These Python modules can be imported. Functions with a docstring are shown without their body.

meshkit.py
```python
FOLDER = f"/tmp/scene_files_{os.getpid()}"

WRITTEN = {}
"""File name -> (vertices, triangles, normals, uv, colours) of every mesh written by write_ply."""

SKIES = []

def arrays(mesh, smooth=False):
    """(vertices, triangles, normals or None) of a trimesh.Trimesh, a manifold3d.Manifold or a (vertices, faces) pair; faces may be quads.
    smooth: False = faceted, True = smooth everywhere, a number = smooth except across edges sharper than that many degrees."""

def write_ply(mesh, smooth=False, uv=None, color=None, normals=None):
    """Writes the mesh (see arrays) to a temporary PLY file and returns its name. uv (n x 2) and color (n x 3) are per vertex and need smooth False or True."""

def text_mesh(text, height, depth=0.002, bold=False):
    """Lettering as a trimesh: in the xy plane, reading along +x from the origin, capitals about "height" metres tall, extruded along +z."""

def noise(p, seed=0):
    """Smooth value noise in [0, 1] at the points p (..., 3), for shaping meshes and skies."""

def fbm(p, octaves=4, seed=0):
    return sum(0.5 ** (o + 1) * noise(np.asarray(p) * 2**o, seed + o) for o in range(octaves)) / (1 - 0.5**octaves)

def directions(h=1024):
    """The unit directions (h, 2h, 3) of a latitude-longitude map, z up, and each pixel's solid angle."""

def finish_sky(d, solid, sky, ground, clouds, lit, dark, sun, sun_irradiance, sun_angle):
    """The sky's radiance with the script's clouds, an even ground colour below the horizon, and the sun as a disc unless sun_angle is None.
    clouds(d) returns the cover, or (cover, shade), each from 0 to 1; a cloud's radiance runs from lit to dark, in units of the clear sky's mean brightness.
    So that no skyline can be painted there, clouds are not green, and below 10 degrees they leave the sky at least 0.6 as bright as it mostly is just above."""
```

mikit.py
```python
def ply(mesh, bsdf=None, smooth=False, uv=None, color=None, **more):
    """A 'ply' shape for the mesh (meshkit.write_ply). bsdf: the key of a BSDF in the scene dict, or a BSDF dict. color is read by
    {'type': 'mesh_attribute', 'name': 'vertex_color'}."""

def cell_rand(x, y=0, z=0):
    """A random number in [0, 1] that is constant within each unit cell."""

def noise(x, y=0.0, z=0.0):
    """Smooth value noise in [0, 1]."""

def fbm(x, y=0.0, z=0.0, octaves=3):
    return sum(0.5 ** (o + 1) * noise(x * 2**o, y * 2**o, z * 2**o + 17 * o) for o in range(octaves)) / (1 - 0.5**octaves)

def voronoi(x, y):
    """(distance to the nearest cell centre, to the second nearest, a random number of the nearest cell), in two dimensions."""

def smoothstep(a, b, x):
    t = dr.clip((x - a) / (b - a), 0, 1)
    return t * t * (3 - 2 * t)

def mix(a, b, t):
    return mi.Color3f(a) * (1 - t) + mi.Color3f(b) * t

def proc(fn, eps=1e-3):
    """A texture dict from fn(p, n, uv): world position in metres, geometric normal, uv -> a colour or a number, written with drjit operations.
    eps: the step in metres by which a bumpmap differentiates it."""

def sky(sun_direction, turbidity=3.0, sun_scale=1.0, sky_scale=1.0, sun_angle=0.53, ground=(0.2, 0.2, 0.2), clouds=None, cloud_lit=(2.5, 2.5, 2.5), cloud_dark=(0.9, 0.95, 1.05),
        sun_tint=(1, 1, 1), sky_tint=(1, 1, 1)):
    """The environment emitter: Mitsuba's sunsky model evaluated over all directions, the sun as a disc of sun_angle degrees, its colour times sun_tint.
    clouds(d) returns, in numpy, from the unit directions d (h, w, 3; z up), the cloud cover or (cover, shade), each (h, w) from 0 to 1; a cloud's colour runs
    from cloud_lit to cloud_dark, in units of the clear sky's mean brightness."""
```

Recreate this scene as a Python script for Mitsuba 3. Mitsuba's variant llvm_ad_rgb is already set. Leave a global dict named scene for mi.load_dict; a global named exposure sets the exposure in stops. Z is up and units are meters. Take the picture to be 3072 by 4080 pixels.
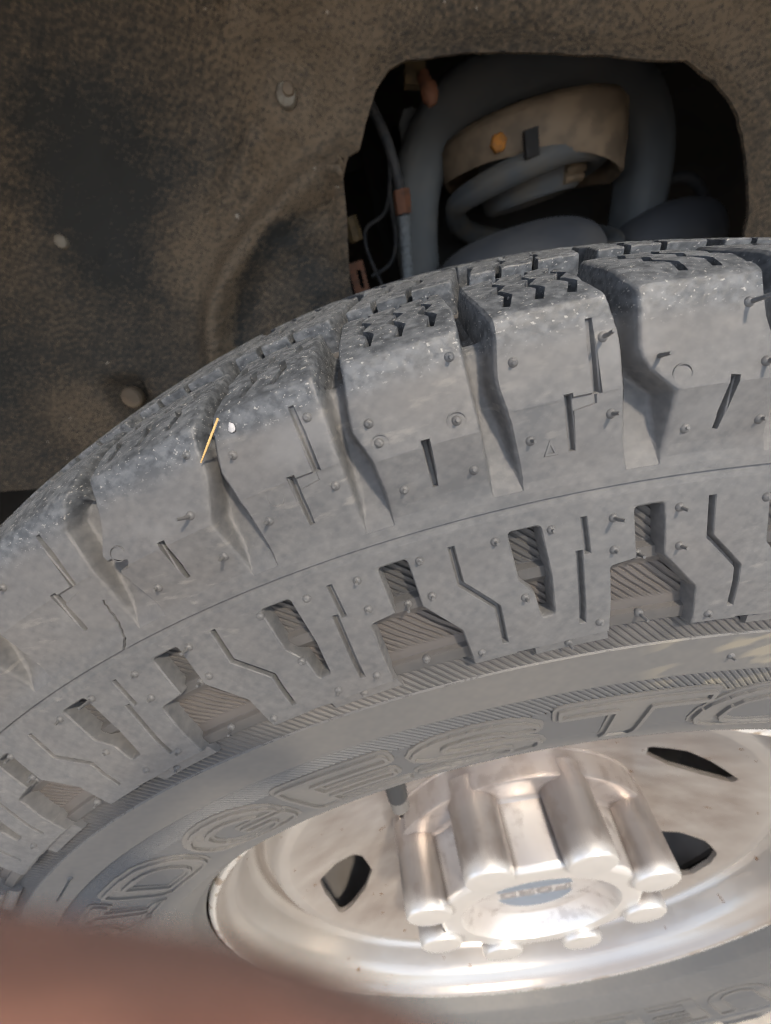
import math
import numpy as np
import trimesh
import manifold3d as m3
import mitsuba as mi
import drjit as dr
import mikit
import meshkit
from shapely.geometry import Polygon, LineString, Point, box as sbox
from shapely.ops import unary_union
from shapely import affinity

T = mi.ScalarTransform4f
ZC = 0.405                                   # height of the wheel axle above the ground
exposure = 3.0

# ------------------------------------------------------------------ camera, sky
CAM = np.array([-0.012665, -0.099888, 0.417951 + ZC])
FWD = np.array([-0.079985, 0.869198, -0.487951])
UP = np.array([0.254286, 0.491116, 0.833153])
scene = {
    'type': 'scene',
    'sensor': {'type': 'thinlens', 'fov': 105.3103, 'fov_axis': 'y', 'aperture_radius': 0.0005, 'focus_distance': 0.098,
               'near_clip': 0.003, 'far_clip': 200.0,
               'to_world': T().look_at(origin=CAM.tolist(), target=(CAM + FWD).tolist(), up=UP.tolist())},
    'sky': mikit.sky((0.44, -0.56, 0.78), turbidity=4.0, sun_scale=0.40, sky_scale=1.0, sun_angle=5.0, ground=(0.3, 0.29, 0.27),
                     clouds=lambda d: (np.clip(0.1 + 0.8 * meshkit.fbm(d * 3.0, 4, 5), 0, 1), 0.1 + 0.3 * meshkit.fbm(d * 6.0, 3, 8)), sun_tint=(0.96, 0.985, 1.02), sky_tint=(0.97, 1.0, 1.04)),
}
labels = {}


# ------------------------------------------------------------------ bookkeeping
def numbered(key):
    if key not in scene and key not in labels:
        return key
    k = 1
    while f'{key}_{k:03d}' in scene or f'{key}_{k:03d}' in labels:
        k += 1
    return f'{key}_{k:03d}'


def up(v):
    v = np.array(v, float)
    v[:, 2] += ZC
    return v


def put(key, mesh, bsdf, smooth=35, label=None, cat=None, group=None, kind=None, fix=False):
    """One entry of the scene from a trimesh, a Manifold (already in scene metres, axle at the origin) or (v, f)."""
    key = numbered(key)
    if hasattr(mesh, 'to_mesh'):
        q = mesh.to_mesh()
        mesh = (q.vert_properties[:, :3], q.tri_verts)
    if not isinstance(mesh, tuple):
        mesh = (mesh.vertices, mesh.faces)
    tm = trimesh.Trimesh(up(mesh[0]), np.asarray(mesh[1]), process=False)
    if fix and tm.volume < 0:
        tm.invert()
    scene[key] = mikit.ply(tm, bsdf, smooth=smooth)
    tag(key, label, cat, group, kind)
    return key


def tag(key, label=None, cat=None, group=None, kind=None):
    d = {k: v for k, v in (('label', label), ('category', cat), ('group', group), ('kind', kind)) if v}
    if d:
        labels[key] = d


def join(*ms):
    out = []
    for q in ms:
        if hasattr(q, 'to_mesh'):
            w = q.to_mesh()
            q = trimesh.Trimesh(np.array(w.vert_properties[:, :3]), np.array(w.tri_verts), process=False)
        out.append(q)
    return trimesh.util.concatenate(out)


# ------------------------------------------------------------------ materials
mix, fbm, noise, sst = mikit.mix, mikit.fbm, mikit.noise, mikit.smoothstep


def bump(inner, fn, scale, eps=3e-4):
    return {'type': 'bumpmap', 'tex': mikit.proc(fn, eps), 'scale': scale, 'inner': inner}


def worn_mask(p):
    r = dr.sqrt(p.x * p.x + dr.square(p.z - ZC))
    return sst(0.3975, 0.4035, r + 0.0025 * (noise(p.x * 180, p.y * 180, p.z * 180) - 0.5))


def rubber_col(p, n, uv):
    big = fbm(p.x * 18, p.y * 18, p.z * 18, 5)
    mid = fbm(p.x * 110 + 5, p.y * 110, p.z * 110, 4)
    fine = fbm(p.x * 620, p.y * 620, p.z * 620, 4)
    dust = dr.clip(0.45 + 1.3 * (big - 0.5) + 0.7 * (mid - 0.5) + 1.3 * (fine - 0.5), 0, 1)
    c = mix((0.068, 0.071, 0.076), (0.112, 0.112, 0.113), dust)
    w = worn_mask(p)
    c = mix(c, mix((0.040, 0.045, 0.052), (0.098, 0.106, 0.117), dr.clip(0.45 + 2.4 * (fine - 0.5) + 1.0 * (mid - 0.5), 0, 1)), w)
    sparkle = noise(p.x * 2300, p.y * 2300, p.z * 2300) * 0.6 + 0.4 * noise(p.x * 1100 + 3, p.y * 1100, p.z * 1100)
    c = mix(c, (0.40, 0.39, 0.37), sst(0.68, 0.84, sparkle) * (0.05 + 0.95 * w) * 0.5)  # pale specks: sun sparkle of the worn tread put into the colour
    brown = dr.clip(0.2 + 2.0 * (fbm(p.x * 40 + 7, p.y * 40, p.z * 40, 4) - 0.5), 0, 1) * (1 - w)
    c = mix(c, (0.122, 0.107, 0.096), brown * 0.28)
    pale = sst(0.55, 0.75, fbm(p.x * 55 + 9, p.y * 55, p.z * 55, 5)) * sst(0.372, 0.384, dr.sqrt(p.x * p.x + dr.square(p.z - ZC))) * (1 - w)
    c = mix(c, (0.150, 0.152, 0.156), pale * 0.5)
    scuff = sst(0.62, 0.80, fbm(p.x * 150, p.y * 150, p.z * 420, 5)) * sst(0.5, 0.7, fbm(p.x * 30 + 2, p.y * 30, p.z * 30, 2))
    return mix(c, (0.20, 0.19, 0.175), scuff * 0.45 * (1 - w))


def rubber_rough(p, n, uv):
    w = worn_mask(p)
    return 0.60 - 0.06 * w + 0.12 * (fbm(p.x * 60, p.y * 60, p.z * 60, 2) - 0.5)


def rubber_bump(p, n, uv):
    w = worn_mask(p)
    g = fbm(p.x * 900, p.y * 900, p.z * 900, 3)
    f = fbm(p.x * 200, p.y * 200, p.z * 200, 2)
    return (0.00003 + 0.00020 * w) * g + 0.00007 * f * (1 - w)


scene['rubber'] = bump({'type': 'principled', 'base_color': mikit.proc(rubber_col), 'roughness': mikit.proc(rubber_rough), 'specular': 0.55},
                       rubber_bump, 1.0)


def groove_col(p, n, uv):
    # floor of the grooves and recesses: unworn rubber, recess shade put into its colour, brown dust lying in it
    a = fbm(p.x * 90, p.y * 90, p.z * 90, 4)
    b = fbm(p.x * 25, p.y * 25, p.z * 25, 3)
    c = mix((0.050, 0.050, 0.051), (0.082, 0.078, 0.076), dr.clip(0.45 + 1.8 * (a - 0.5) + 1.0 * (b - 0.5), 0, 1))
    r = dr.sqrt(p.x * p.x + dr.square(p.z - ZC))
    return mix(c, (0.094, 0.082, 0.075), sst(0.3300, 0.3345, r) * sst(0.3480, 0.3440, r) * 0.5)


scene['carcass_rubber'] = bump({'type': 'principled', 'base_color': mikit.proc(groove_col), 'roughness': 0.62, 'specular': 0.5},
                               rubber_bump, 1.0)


def flat_col(p, n, uv):
    # smooth lower sidewall: even greyish rubber with a film of dust and a few wiped streaks; the ribbed lettering band has kept darker
    a = fbm(p.x * 14, p.y * 14, p.z * 14, 4)
    fine = fbm(p.x * 500, p.y * 500, p.z * 500, 3)
    st = fbm(p.x * 60 + 25 * p.z, p.z * 190 - 30 * p.x, 2.0, 3)
    r = dr.sqrt(p.x * p.x + dr.square(p.z - ZC))
    c = mix((0.086, 0.087, 0.088), (0.112, 0.108, 0.103), dr.clip(0.5 + 1.8 * (a - 0.5) + 0.7 * (fine - 0.5), 0, 1))
    c = mix(c, (0.068, 0.071, 0.076), sst(0.3065, 0.3050, r) * sst(0.258, 0.272, r) * 0.85)
    hit = sst(0.03, 0.012, dr.sqrt(dr.square(p.x - 0.062) + dr.square(p.z - ZC - 0.309)))
    return mix(c, (0.22, 0.195, 0.145), hit * sst(0.52, 0.68, st) * 0.6)


def letter_col(p, n, uv):
    a = fbm(p.x * 30, p.y * 30, p.z * 30, 4)
    return mix((0.088, 0.088, 0.088), (0.118, 0.113, 0.107), dr.clip(0.5 + 2 * (a - 0.5), 0, 1))


scene['letter_rubber'] = {'type': 'principled', 'base_color': mikit.proc(letter_col), 'roughness': 0.55, 'specular': 0.5}
scene['sidewall_rubber'] = bump({'type': 'principled', 'base_color': mikit.proc(flat_col), 'roughness': 0.56, 'specular': 0.5},
                                lambda p, n, uv: 0.00004 * fbm(p.x * 600, p.y * 600, p.z * 600, 2), 1.0)


def rim_col(p, n, uv):
    r = dr.sqrt(p.x * p.x + dr.square(p.z - ZC))
    a = fbm(p.x * 16, p.y * 30, p.z * 16, 4)
    b = fbm(p.x * 55, p.y * 55, p.z * 55, 4)
    c = mix((0.475, 0.46, 0.44), (0.39, 0.36, 0.335), dr.clip(0.35 + 1.3 * (a - 0.5), 0, 1))
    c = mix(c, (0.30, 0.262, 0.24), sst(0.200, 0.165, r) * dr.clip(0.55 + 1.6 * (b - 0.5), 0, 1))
    sp = noise(p.x * 160, p.y * 160, p.z * 160)
    c = mix(c, (0.20, 0.11, 0.06), sst(0.90, 0.95, sp))
    crease_tone = sst(0.2165, 0.2140, r) * sst(0.2060, 0.2110, r)  # darker ring along the crease of the barrel
    c = mix(c, (0.17, 0.14, 0.12), crease_tone * 0.75)
    c = mix(c, (0.30, 0.255, 0.22), sst(0.2255, 0.2290, r) * sst(0.2318, 0.2312, r) * 0.55)
    c = mix(c, (0.66, 0.655, 0.64), sst(0.2316, 0.2320, r) * 0.9)
    edge = sst(0.2300, 0.2335, r) * sst(0.56, 0.66, fbm(p.x * 120, p.y * 120, p.z * 120, 3))
    return mix(c, (0.25, 0.17, 0.10), edge * 0.7)


scene['rim_metal'] = bump({'type': 'principled', 'base_color': mikit.proc(rim_col), 'metallic': 0.7, 'roughness': 0.25, 'specular': 0.5},
                          lambda p, n, uv: 0.0002 * fbm(p.x * 90, p.y * 90, p.z * 90, 3), 1.0)


def chrome_col(p, n, uv):
    a = fbm(p.x * 45, p.y * 20, p.z * 45, 4)
    s = sst(-0.0015, 0.006, p.y)
    c = mix((0.72, 0.71, 0.69), (0.56, 0.53, 0.515), s * dr.clip(0.65 + 1.3 * (a - 0.5), 0, 1))
    # darker ring round the feet of the lug covers, darker in the step behind them
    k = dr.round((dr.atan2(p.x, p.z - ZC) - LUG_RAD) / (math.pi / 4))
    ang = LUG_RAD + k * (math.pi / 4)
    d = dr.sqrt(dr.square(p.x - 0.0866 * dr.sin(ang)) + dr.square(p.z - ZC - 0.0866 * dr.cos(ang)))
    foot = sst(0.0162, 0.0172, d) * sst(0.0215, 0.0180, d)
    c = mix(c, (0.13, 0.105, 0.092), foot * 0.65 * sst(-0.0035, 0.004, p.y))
    c = mix(c, (0.28, 0.24, 0.225), sst(0.030, 0.041, p.y) * 0.6)
    return mix(c, (0.22, 0.18, 0.16), sst(0.50, 0.74, fbm(p.x * 110, p.y * 110, p.z * 110, 4)) * 0.4 * s)


def chrome_rough(p, n, uv):
    return 0.28 + 0.14 * fbm(p.x * 60, p.y * 60, p.z * 60, 3)


LUG_RAD = math.radians(-19.18)
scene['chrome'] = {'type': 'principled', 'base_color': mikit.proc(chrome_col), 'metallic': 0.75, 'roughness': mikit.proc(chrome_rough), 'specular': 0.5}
scene['badge_blue'] = {'type': 'principled', 'base_color': {'type': 'rgb', 'value': (0.12, 0.145, 0.18)}, 'roughness': 0.4}
scene['badge_letter_paint'] = {'type': 'principled', 'base_color': {'type': 'rgb', 'value': (0.16, 0.15, 0.15)}, 'roughness': 0.4}
scene['black_rubber'] = {'type': 'principled', 'base_color': {'type': 'rgb', 'value': (0.022, 0.024, 0.027)}, 'roughness': 0.5}
scene['brass'] = {'type': 'principled', 'base_color': {'type': 'rgb', 'value': (0.16, 0.155, 0.15)}, 'roughness': 0.4, 'metallic': 0.5}


def lead_col(p, n, uv):
    return mix((0.70, 0.66, 0.60), (0.40, 0.32, 0.24), sst(0.5, 0.7, fbm(p.x * 200, p.y * 200, p.z * 200, 3)))


scene['lead'] = {'type': 'principled', 'base_color': mikit.proc(lead_col), 'roughness': 0.6, 'metallic': 0.2}


def liner_col(p, n, uv):
    a = fbm(p.x * 7 + 3, p.y * 7, p.z * 7, 4)
    f = fbm(p.x * 430, p.y * 430, p.z * 430, 4)
    f2 = fbm(p.x * 90, p.y * 90, p.z * 90, 3)
    mud = dr.clip(0.36 + 0.9 * (a - 0.5) + 1.0 * (f - 0.5) + 0.5 * (f2 - 0.5) + 0.25 * sst(-0.25, 0.0, p.x), 0, 1)

    def patch(x, z, rx, rz):
        return sst(1.7, 0.3, dr.sqrt(dr.square((p.x - x) / rx) + dr.square((p.z - ZC - z) / rz)) + 0.5 * (f2 - 0.5))

    extra = patch(-0.01, 0.53, 0.05, 0.05) + 0.7 * patch(0.0, 0.60, 0.08, 0.05) + patch(-0.135, 0.48, 0.035, 0.03) + patch(-0.308, 0.386, 0.035, 0.03) \
        + 0.8 * patch(0.30, 0.55, 0.12, 0.06) + 0.7 * patch(-0.045, 0.505, 0.06, 0.02) + 0.7 * patch(-0.08, 0.42, 0.02, 0.05) + 0.5 * patch(-0.28, 0.58, 0.05, 0.12) + 0.6 * patch(-0.02, 0.47, 0.03, 0.05)
    arc = dr.abs(dr.sqrt(dr.square(p.x + 0.028) + dr.square(p.z - ZC - 0.372)) - 0.1235 + 0.006 * (f2 - 0.5))
    extra = extra + sst(0.014, 0.004, arc) * sst(0.02, -0.01, p.x) * sst(0.33, 0.40, p.z - ZC) * 1.5
    inner = dr.sqrt(dr.square(p.x + 0.028) + dr.square(p.z - ZC - 0.372))
    dark = 0.9 * sst(0.09, 0.112, inner) * sst(0.119, 0.113, inner) * sst(0.0, -0.03, p.x) * sst(0.34, 0.40, p.z - ZC) + patch(-0.19, 0.53, 0.06, 0.06) + patch(-0.06, 0.43, 0.04, 0.05)  # shadow beside the arched rib painted into the colour, plus two darker patches
    mud = dr.clip(mud * 0.85 + 0.6 * extra - 0.45 * dark, 0, 1)
    c = mix((0.038, 0.038, 0.035), (0.200, 0.148, 0.097), dr.clip(mud * (0.75 + 1.7 * (f - 0.45)), 0, 1))
    return mix(c, (0.36, 0.31, 0.25), sst(0.955, 0.985, noise(p.x * 140, p.y * 140, p.z * 140)))


scene['liner_plastic'] = bump({'type': 'principled', 'base_color': mikit.proc(liner_col), 'roughness': 0.75, 'specular': 0.4},
                              lambda p, n, uv: 0.0011 * fbm(p.x * 480, p.y * 480, p.z * 480, 3) + 0.0012 * fbm(p.x * 130, p.y * 130, p.z * 130, 3), 1.0, 5e-4)


def dusty(base, dust, amount=0.5, k=60, rough=0.7, metallic=0.0):
    def fn(p, n, uv):
        return mix(base, dust, amount * sst(0.35, 0.7, fbm(p.x * k, p.y * k, p.z * k, 4)))
    return {'type': 'principled', 'base_color': mikit.proc(fn), 'roughness': rough, 'metallic': metallic}


scene['frame_steel'] = dusty((0.155, 0.170, 0.176), (0.19, 0.192, 0.186), 0.7, 30)
scene['brake_steel'] = dusty((0.15, 0.15, 0.155), (0.12, 0.11, 0.105), 0.7, 30)
scene['spring_steel'] = dusty((0.105, 0.113, 0.118), (0.15, 0.135, 0.11), 0.7, 45)
scene['tan_mud'] = dusty((0.25, 0.185, 0.122), (0.14, 0.106, 0.073), 0.8, 55)
scene['rust'] = dusty((0.20, 0.085, 0.045), (0.11, 0.058, 0.04), 0.8, 160)
scene['orange_paint'] = dusty((0.50, 0.19, 0.02), (0.18, 0.09, 0.04), 0.7, 160)
scene['hose_rubber'] = dusty((0.035, 0.038, 0.042), (0.08, 0.075, 0.07), 0.7, 120)
scene['dark_body'] = dusty((0.012, 0.012, 0.012), (0.03, 0.026, 0.022), 0.5, 12)
scene['pale_plastic'] = dusty((0.27, 0.24, 0.19), (0.14, 0.11, 0.08), 0.8, 160)
scene['ochre_tape'] = dusty((0.16, 0.11, 0.05), (0.08, 0.06, 0.035), 0.7, 160)
scene['body_paint'] = {'type': 'principled', 'base_color': {'type': 'rgb', 'value': (0.55, 0.54, 0.52)}, 'roughness': 0.25, 'clearcoat': 1.0}
scene['arm_steel'] = dusty((0.11, 0.115, 0.125), (0.17, 0.165, 0.16), 0.7, 25)


def ground_col(p, n, uv):
    a = fbm(p.x * 3, p.y * 3, 1.0, 4)
    f = fbm(p.x * 120, p.y * 120, 2.0, 3)
    return mix((0.42, 0.39, 0.35), (0.33, 0.30, 0.265), sst(0.4, 0.65, a)) * (0.72 + 0.55 * f)


scene['concrete'] = bump({'type': 'principled', 'base_color': mikit.proc(ground_col), 'roughness': 0.9},
                         lambda p, n, uv: 0.0015 * fbm(p.x * 150, p.y * 150, 3.0, 3), 1.0)


def skin_col(p, n, uv):
    return mix((0.68, 0.38, 0.29), (0.54, 0.25, 0.18), sst(0.35, 0.65, fbm(p.x * 120, p.y * 120, p.z * 120, 3)))


scene['skin'] = bump({'type': 'principled', 'base_color': mikit.proc(skin_col), 'roughness': 0.5, 'specular': 0.4, 'sheen': 0.2},
                     lambda p, n, uv: 0.0002 * fbm(p.x * 900, p.y * 900, p.z * 900, 2), 1.0)
scene['straw_gold'] = {'type': 'principled', 'base_color': {'type': 'rgb', 'value': (0.56, 0.37, 0.15)}, 'roughness': 0.6}
scene['white_grit'] = {'type': 'principled', 'base_color': {'type': 'rgb', 'value': (0.42, 0.42, 0.43)}, 'roughness': 0.7}

# ------------------------------------------------------------------ setting
gm = trimesh.Trimesh([[-60, -60, -ZC], [60, -60, -ZC], [60, 60, -ZC], [-60, 60, -ZC]], [[0, 1, 2], [0, 2, 3]], process=False)
put('ground', gm, 'concrete', smooth=False, kind='structure')

# ------------------------------------------------------------------ tyre: a flat space (x along the tread, s down the profile, h off the surface; mm) bent round the wheel
YC, DEG = 0.107, 6.5


def crown(y):
    return .4176 - .67 * (y - YC) ** 2


_prof = [(y, crown(y)) for y in np.linspace(.107, .000, 40)] + [(-.006, .4080), (-.0105, .4063), (-.012, .4030), (-.0224, .3677), (-.0270, .352),
        (-.0303, .340), (-.0318, .330), (-.0322, .322), (-.0322, .3056), (-.0312, .290), (-.0278, .273), (-.0205, .255), (-.0100, .2425), (.0030, .2362)]
_prof = np.array(_prof)
_s = np.r_[0, np.cumsum(np.linalg.norm(np.diff(_prof, axis=0), axis=1))] * 1000
_i = int(np.argmin(np.abs(_prof[:, 1] - .4030) + np.abs(_prof[:, 0] + .012)))
_s[_i:] -= _s[_i + 1] - 158.362
_mir = np.stack([2 * YC - _prof[1:45, 0], _prof[1:45, 1]], 1)[::-1]
_prof = np.vstack([_mir, _prof])
_s = np.r_[-_s[1:45][::-1], _s]
SS = np.arange(_s[0], _s[-1], 0.25)
PY, PR = np.interp(SS, _s, _prof[:, 0]), np.interp(SS, _s, _prof[:, 1])
ker = np.exp(-0.5 * (np.arange(-8, 9) / 3.0) ** 2)
ker /= ker.sum()
PY = np.r_[PY[:8], np.convolve(PY, ker, 'valid'), PY[-8:]]
PR = np.r_[PR[:8], np.convolve(PR, ker, 'valid'), PR[-8:]]
_ty, _tr = np.gradient(PY), np.gradient(PR)
_l = np.hypot(_ty, _tr)
k2 = np.ones(13) / 13
NY, NR = np.convolve(_tr / _l, k2, 'same'), np.convolve(-_ty / _l, k2, 'same')
_l = np.hypot(NY, NR)
NY, NR = NY / _l, NR / _l
S_EDGE = 121.56


def s_of_R(R):
    k = SS > 100
    return float(np.interp(-R, -PR[k], SS[k]))


def bend(v):
    """flat (x, s, h) in mm -> scene metres"""
    v = np.asarray(v, float)
    th = np.radians(v[:, 0] / DEG)
    y, r = np.interp(v[:, 1], SS, PY), np.interp(v[:, 1], SS, PR)
    ny, nr = np.interp(v[:, 1], SS, NY), np.interp(v[:, 1], SS, NR)
    h = v[:, 2] * 0.001
    r, y = r + nr * h, y + ny * h
    return np.stack([r * np.sin(th), y, r * np.cos(th)], 1)


def bend_n(theta, s):
    th = np.radians(theta)
    ny, nr = np.interp(s, SS, NY), np.interp(s, SS, NR)
    return np.array([nr * np.sin(th), ny, nr * np.cos(th)])


def mani(v, f):
    q = m3.Manifold(m3.Mesh(np.ascontiguousarray(v, np.float32), np.ascontiguousarray(f, np.uint32)))
    if q.volume() < 0:
        q = m3.Manifold(m3.Mesh(np.ascontiguousarray(v, np.float32), np.ascontiguousarray(np.asarray(f)[:, ::-1], np.uint32)))
    return q


def rings(sections):
    """closed solid through a list of equal polygons (n x 3 each)"""
    k, n = len(sections), len(sections[0])
    v = np.vstack(sections)
    f = []
    for i in range(k - 1):
        for j in range(n):
            a, b, c, d = i * n + j, i * n + (j + 1) % n, (i + 1) * n + (j + 1) % n, (i + 1) * n + j
            f += [(a, b, c), (a, c, d)]
    return v, f, n, k


def sweep_solid(sections, plane):
    """plane: the two columns in which a section is a simple polygon (for its caps)"""
    v, f, n, k = rings(sections)
    for i, flip in ((0, True), (k - 1, False)):
        tri = m3.triangulate([np.asarray(sections[i])[:, plane].astype(float)])
        pl = np.asarray(sections[i])[:, plane]
        area = np.sum(pl[:, 0] * np.roll(pl[:, 1], -1) - pl[:, 1] * np.roll(pl[:, 0], -1))
        tri = np.asarray(tri)
        t = tri + i * n
        # orientation of caps made consistent with the side walls below
        f += [tuple(x[::-1]) if flip else tuple(x) for x in t.tolist()]
    tm = trimesh.Trimesh(v, f, process=False)
    trimesh.repair.fix_normals(tm)
    return mani(tm.vertices, tm.faces)


def offset_ring(p, d):
    """move each vertex of the closed ccw ring p outwards by d (mitre)"""
    a, b = np.roll(p, 1, 0), np.roll(p, -1, 0)
    e0, e1 = p - a, b - p
    n0 = np.stack([e0[:, 1], -e0[:, 0]], 1) / (np.linalg.norm(e0, axis=1, keepdims=True) + 1e-9)
    n1 = np.stack([e1[:, 1], -e1[:, 0]], 1) / (np.linalg.norm(e1, axis=1, keepdims=True) + 1e-9)
    m = n0 + n1
    m /= np.maximum((m * n0).sum(1, keepdims=True), 0.4)
    return p + m * d


def round_poly(pts, r, seg=3, tol=0.05):
    q = Polygon(pts)
    if r:
        q = q.buffer(-r, quad_segs=seg).buffer(r, quad_segs=seg)
        q = q.buffer(r * .6, quad_segs=seg).buffer(-r * .6, quad_segs=seg)
    q = q.simplify(tol)
    if q.geom_type != 'Polygon':
        q = max(q.geoms, key=lambda g: g.area)
    p = np.array(q.exterior.coords)[:-1]
    if Polygon(p).exterior.is_ccw is False:
        p = p[::-1]
    return p


def loft(p, levels):
    """p: ccw ring in (x, s); levels: list of (outward offset, h)"""
    secs = [np.c_[offset_ring(p, o), np.full(len(p), h)] for o, h in levels]
    return sweep_solid(secs, [0, 1])


def cutter(pts, depth, top=0.0, c=0.45, draft=0.5, r=1.2):
    return loft(round_poly(pts, r), [(-draft, top - depth), (0.0, top - c), (c * 2 + 3 - c, top + 3)])


def strip(sl, left, right, top, bot):
    """solid between two curves x=left(s), x=right(s), from h=bot(s) to h=top(s)"""
    secs = [np.array([(left(s), s, bot(s)), (right(s), s, bot(s)), (right(s), s, top(s)), (left(s), s, top(s))]) for s in sl]
    return sweep_solid(secs, [0, 2])


def curve(pts, k=DEG, base=0.0):
    a = np.array(pts, float)
    return lambda s: float(np.interp(s, a[:, 0], a[:, 1]) * k + base * k)


def wall_groove(L, R, tl, tr, depth, s0=60.0, s1=155.5, step=2.5):
    """lateral groove between curves L and R, with chamfered lips at the heights tl, tr and a floor at -depth(s)"""
    secs = []
    for s in np.r_[np.arange(s0, s1, step), s1]:
        d, a, b = depth(s), tl(s), tr(s)
        d = max(d, .06 - min(a, b))
        w = R(s) - L(s)
        c = min(.7, (d + min(a, b)) * .4)
        e = min(1, max(d, 0) / 3)
        dr_ = max(min(.17 * d, w * .22), .02)
        secs.append(np.array([(L(s) - c - 3, s, a + 3), (L(s) - 0.15, s, a - c), (L(s) + dr_ * .7, s, -d + .8 * e), (L(s) + dr_ + .6 * e, s, -d),
                              (R(s) - dr_ - .6 * e, s, -d), (R(s) - dr_ * .7, s, -d + .8 * e), (R(s) + 0.15, s, b - c), (R(s) + c + 3, s, b + 3)]))
    return sweep_solid(secs, [0, 2])


def slit(pts, width, depth, top=0.0, c=0.3):
    q = LineString(pts).buffer(width / 2, cap_style=2, join_style=2)
    p = np.array(q.exterior.coords)[:-1]
    if not Polygon(p).exterior.is_ccw:
        p = p[::-1]
    return loft(p, [(-width * .22, top - depth), (0.0, top - c), (c, top), (c, top + 3.5)])


ANCH = {2: 16.6, 1: 6.83, 0: -2.87, -1: -13.36, -2: -25.4, -3: -36.9, -4: -47.6}
_reg = (360 - 47.6 - 16.6) / 30
for k in range(3, 33):
    ANCH[k] = 16.6 + _reg * (k - 2)
T1L = {1: [(60, -1.0), (95, -1.45), (111, -1.80), (121, -1.6), (127, -1.4), (156, -1.4)],
       0: [(60, -.75), (100, -.8), (118, -.95), (127, -.98), (156, -1.08)],
       -1: [(60, .25), (117, .0), (125, -.82), (156, -.85)]}
T1R = {1: [(60, .25), (72, .06), (98, -.57), (112, -.9), (121, -.85), (130, -1.0), (134, -.88), (140, -.07), (147, -.15), (156, -.29)],
       0: [(60, .2), (105, -.06), (120, -.13), (132, -.42), (139.6, -.05), (147, 0), (156, -.05)],
       -1: [(60, 1.3), (118, .9), (122, .8), (129, .5), (135, -.05), (143, .26), (156, .5)]}
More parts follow.
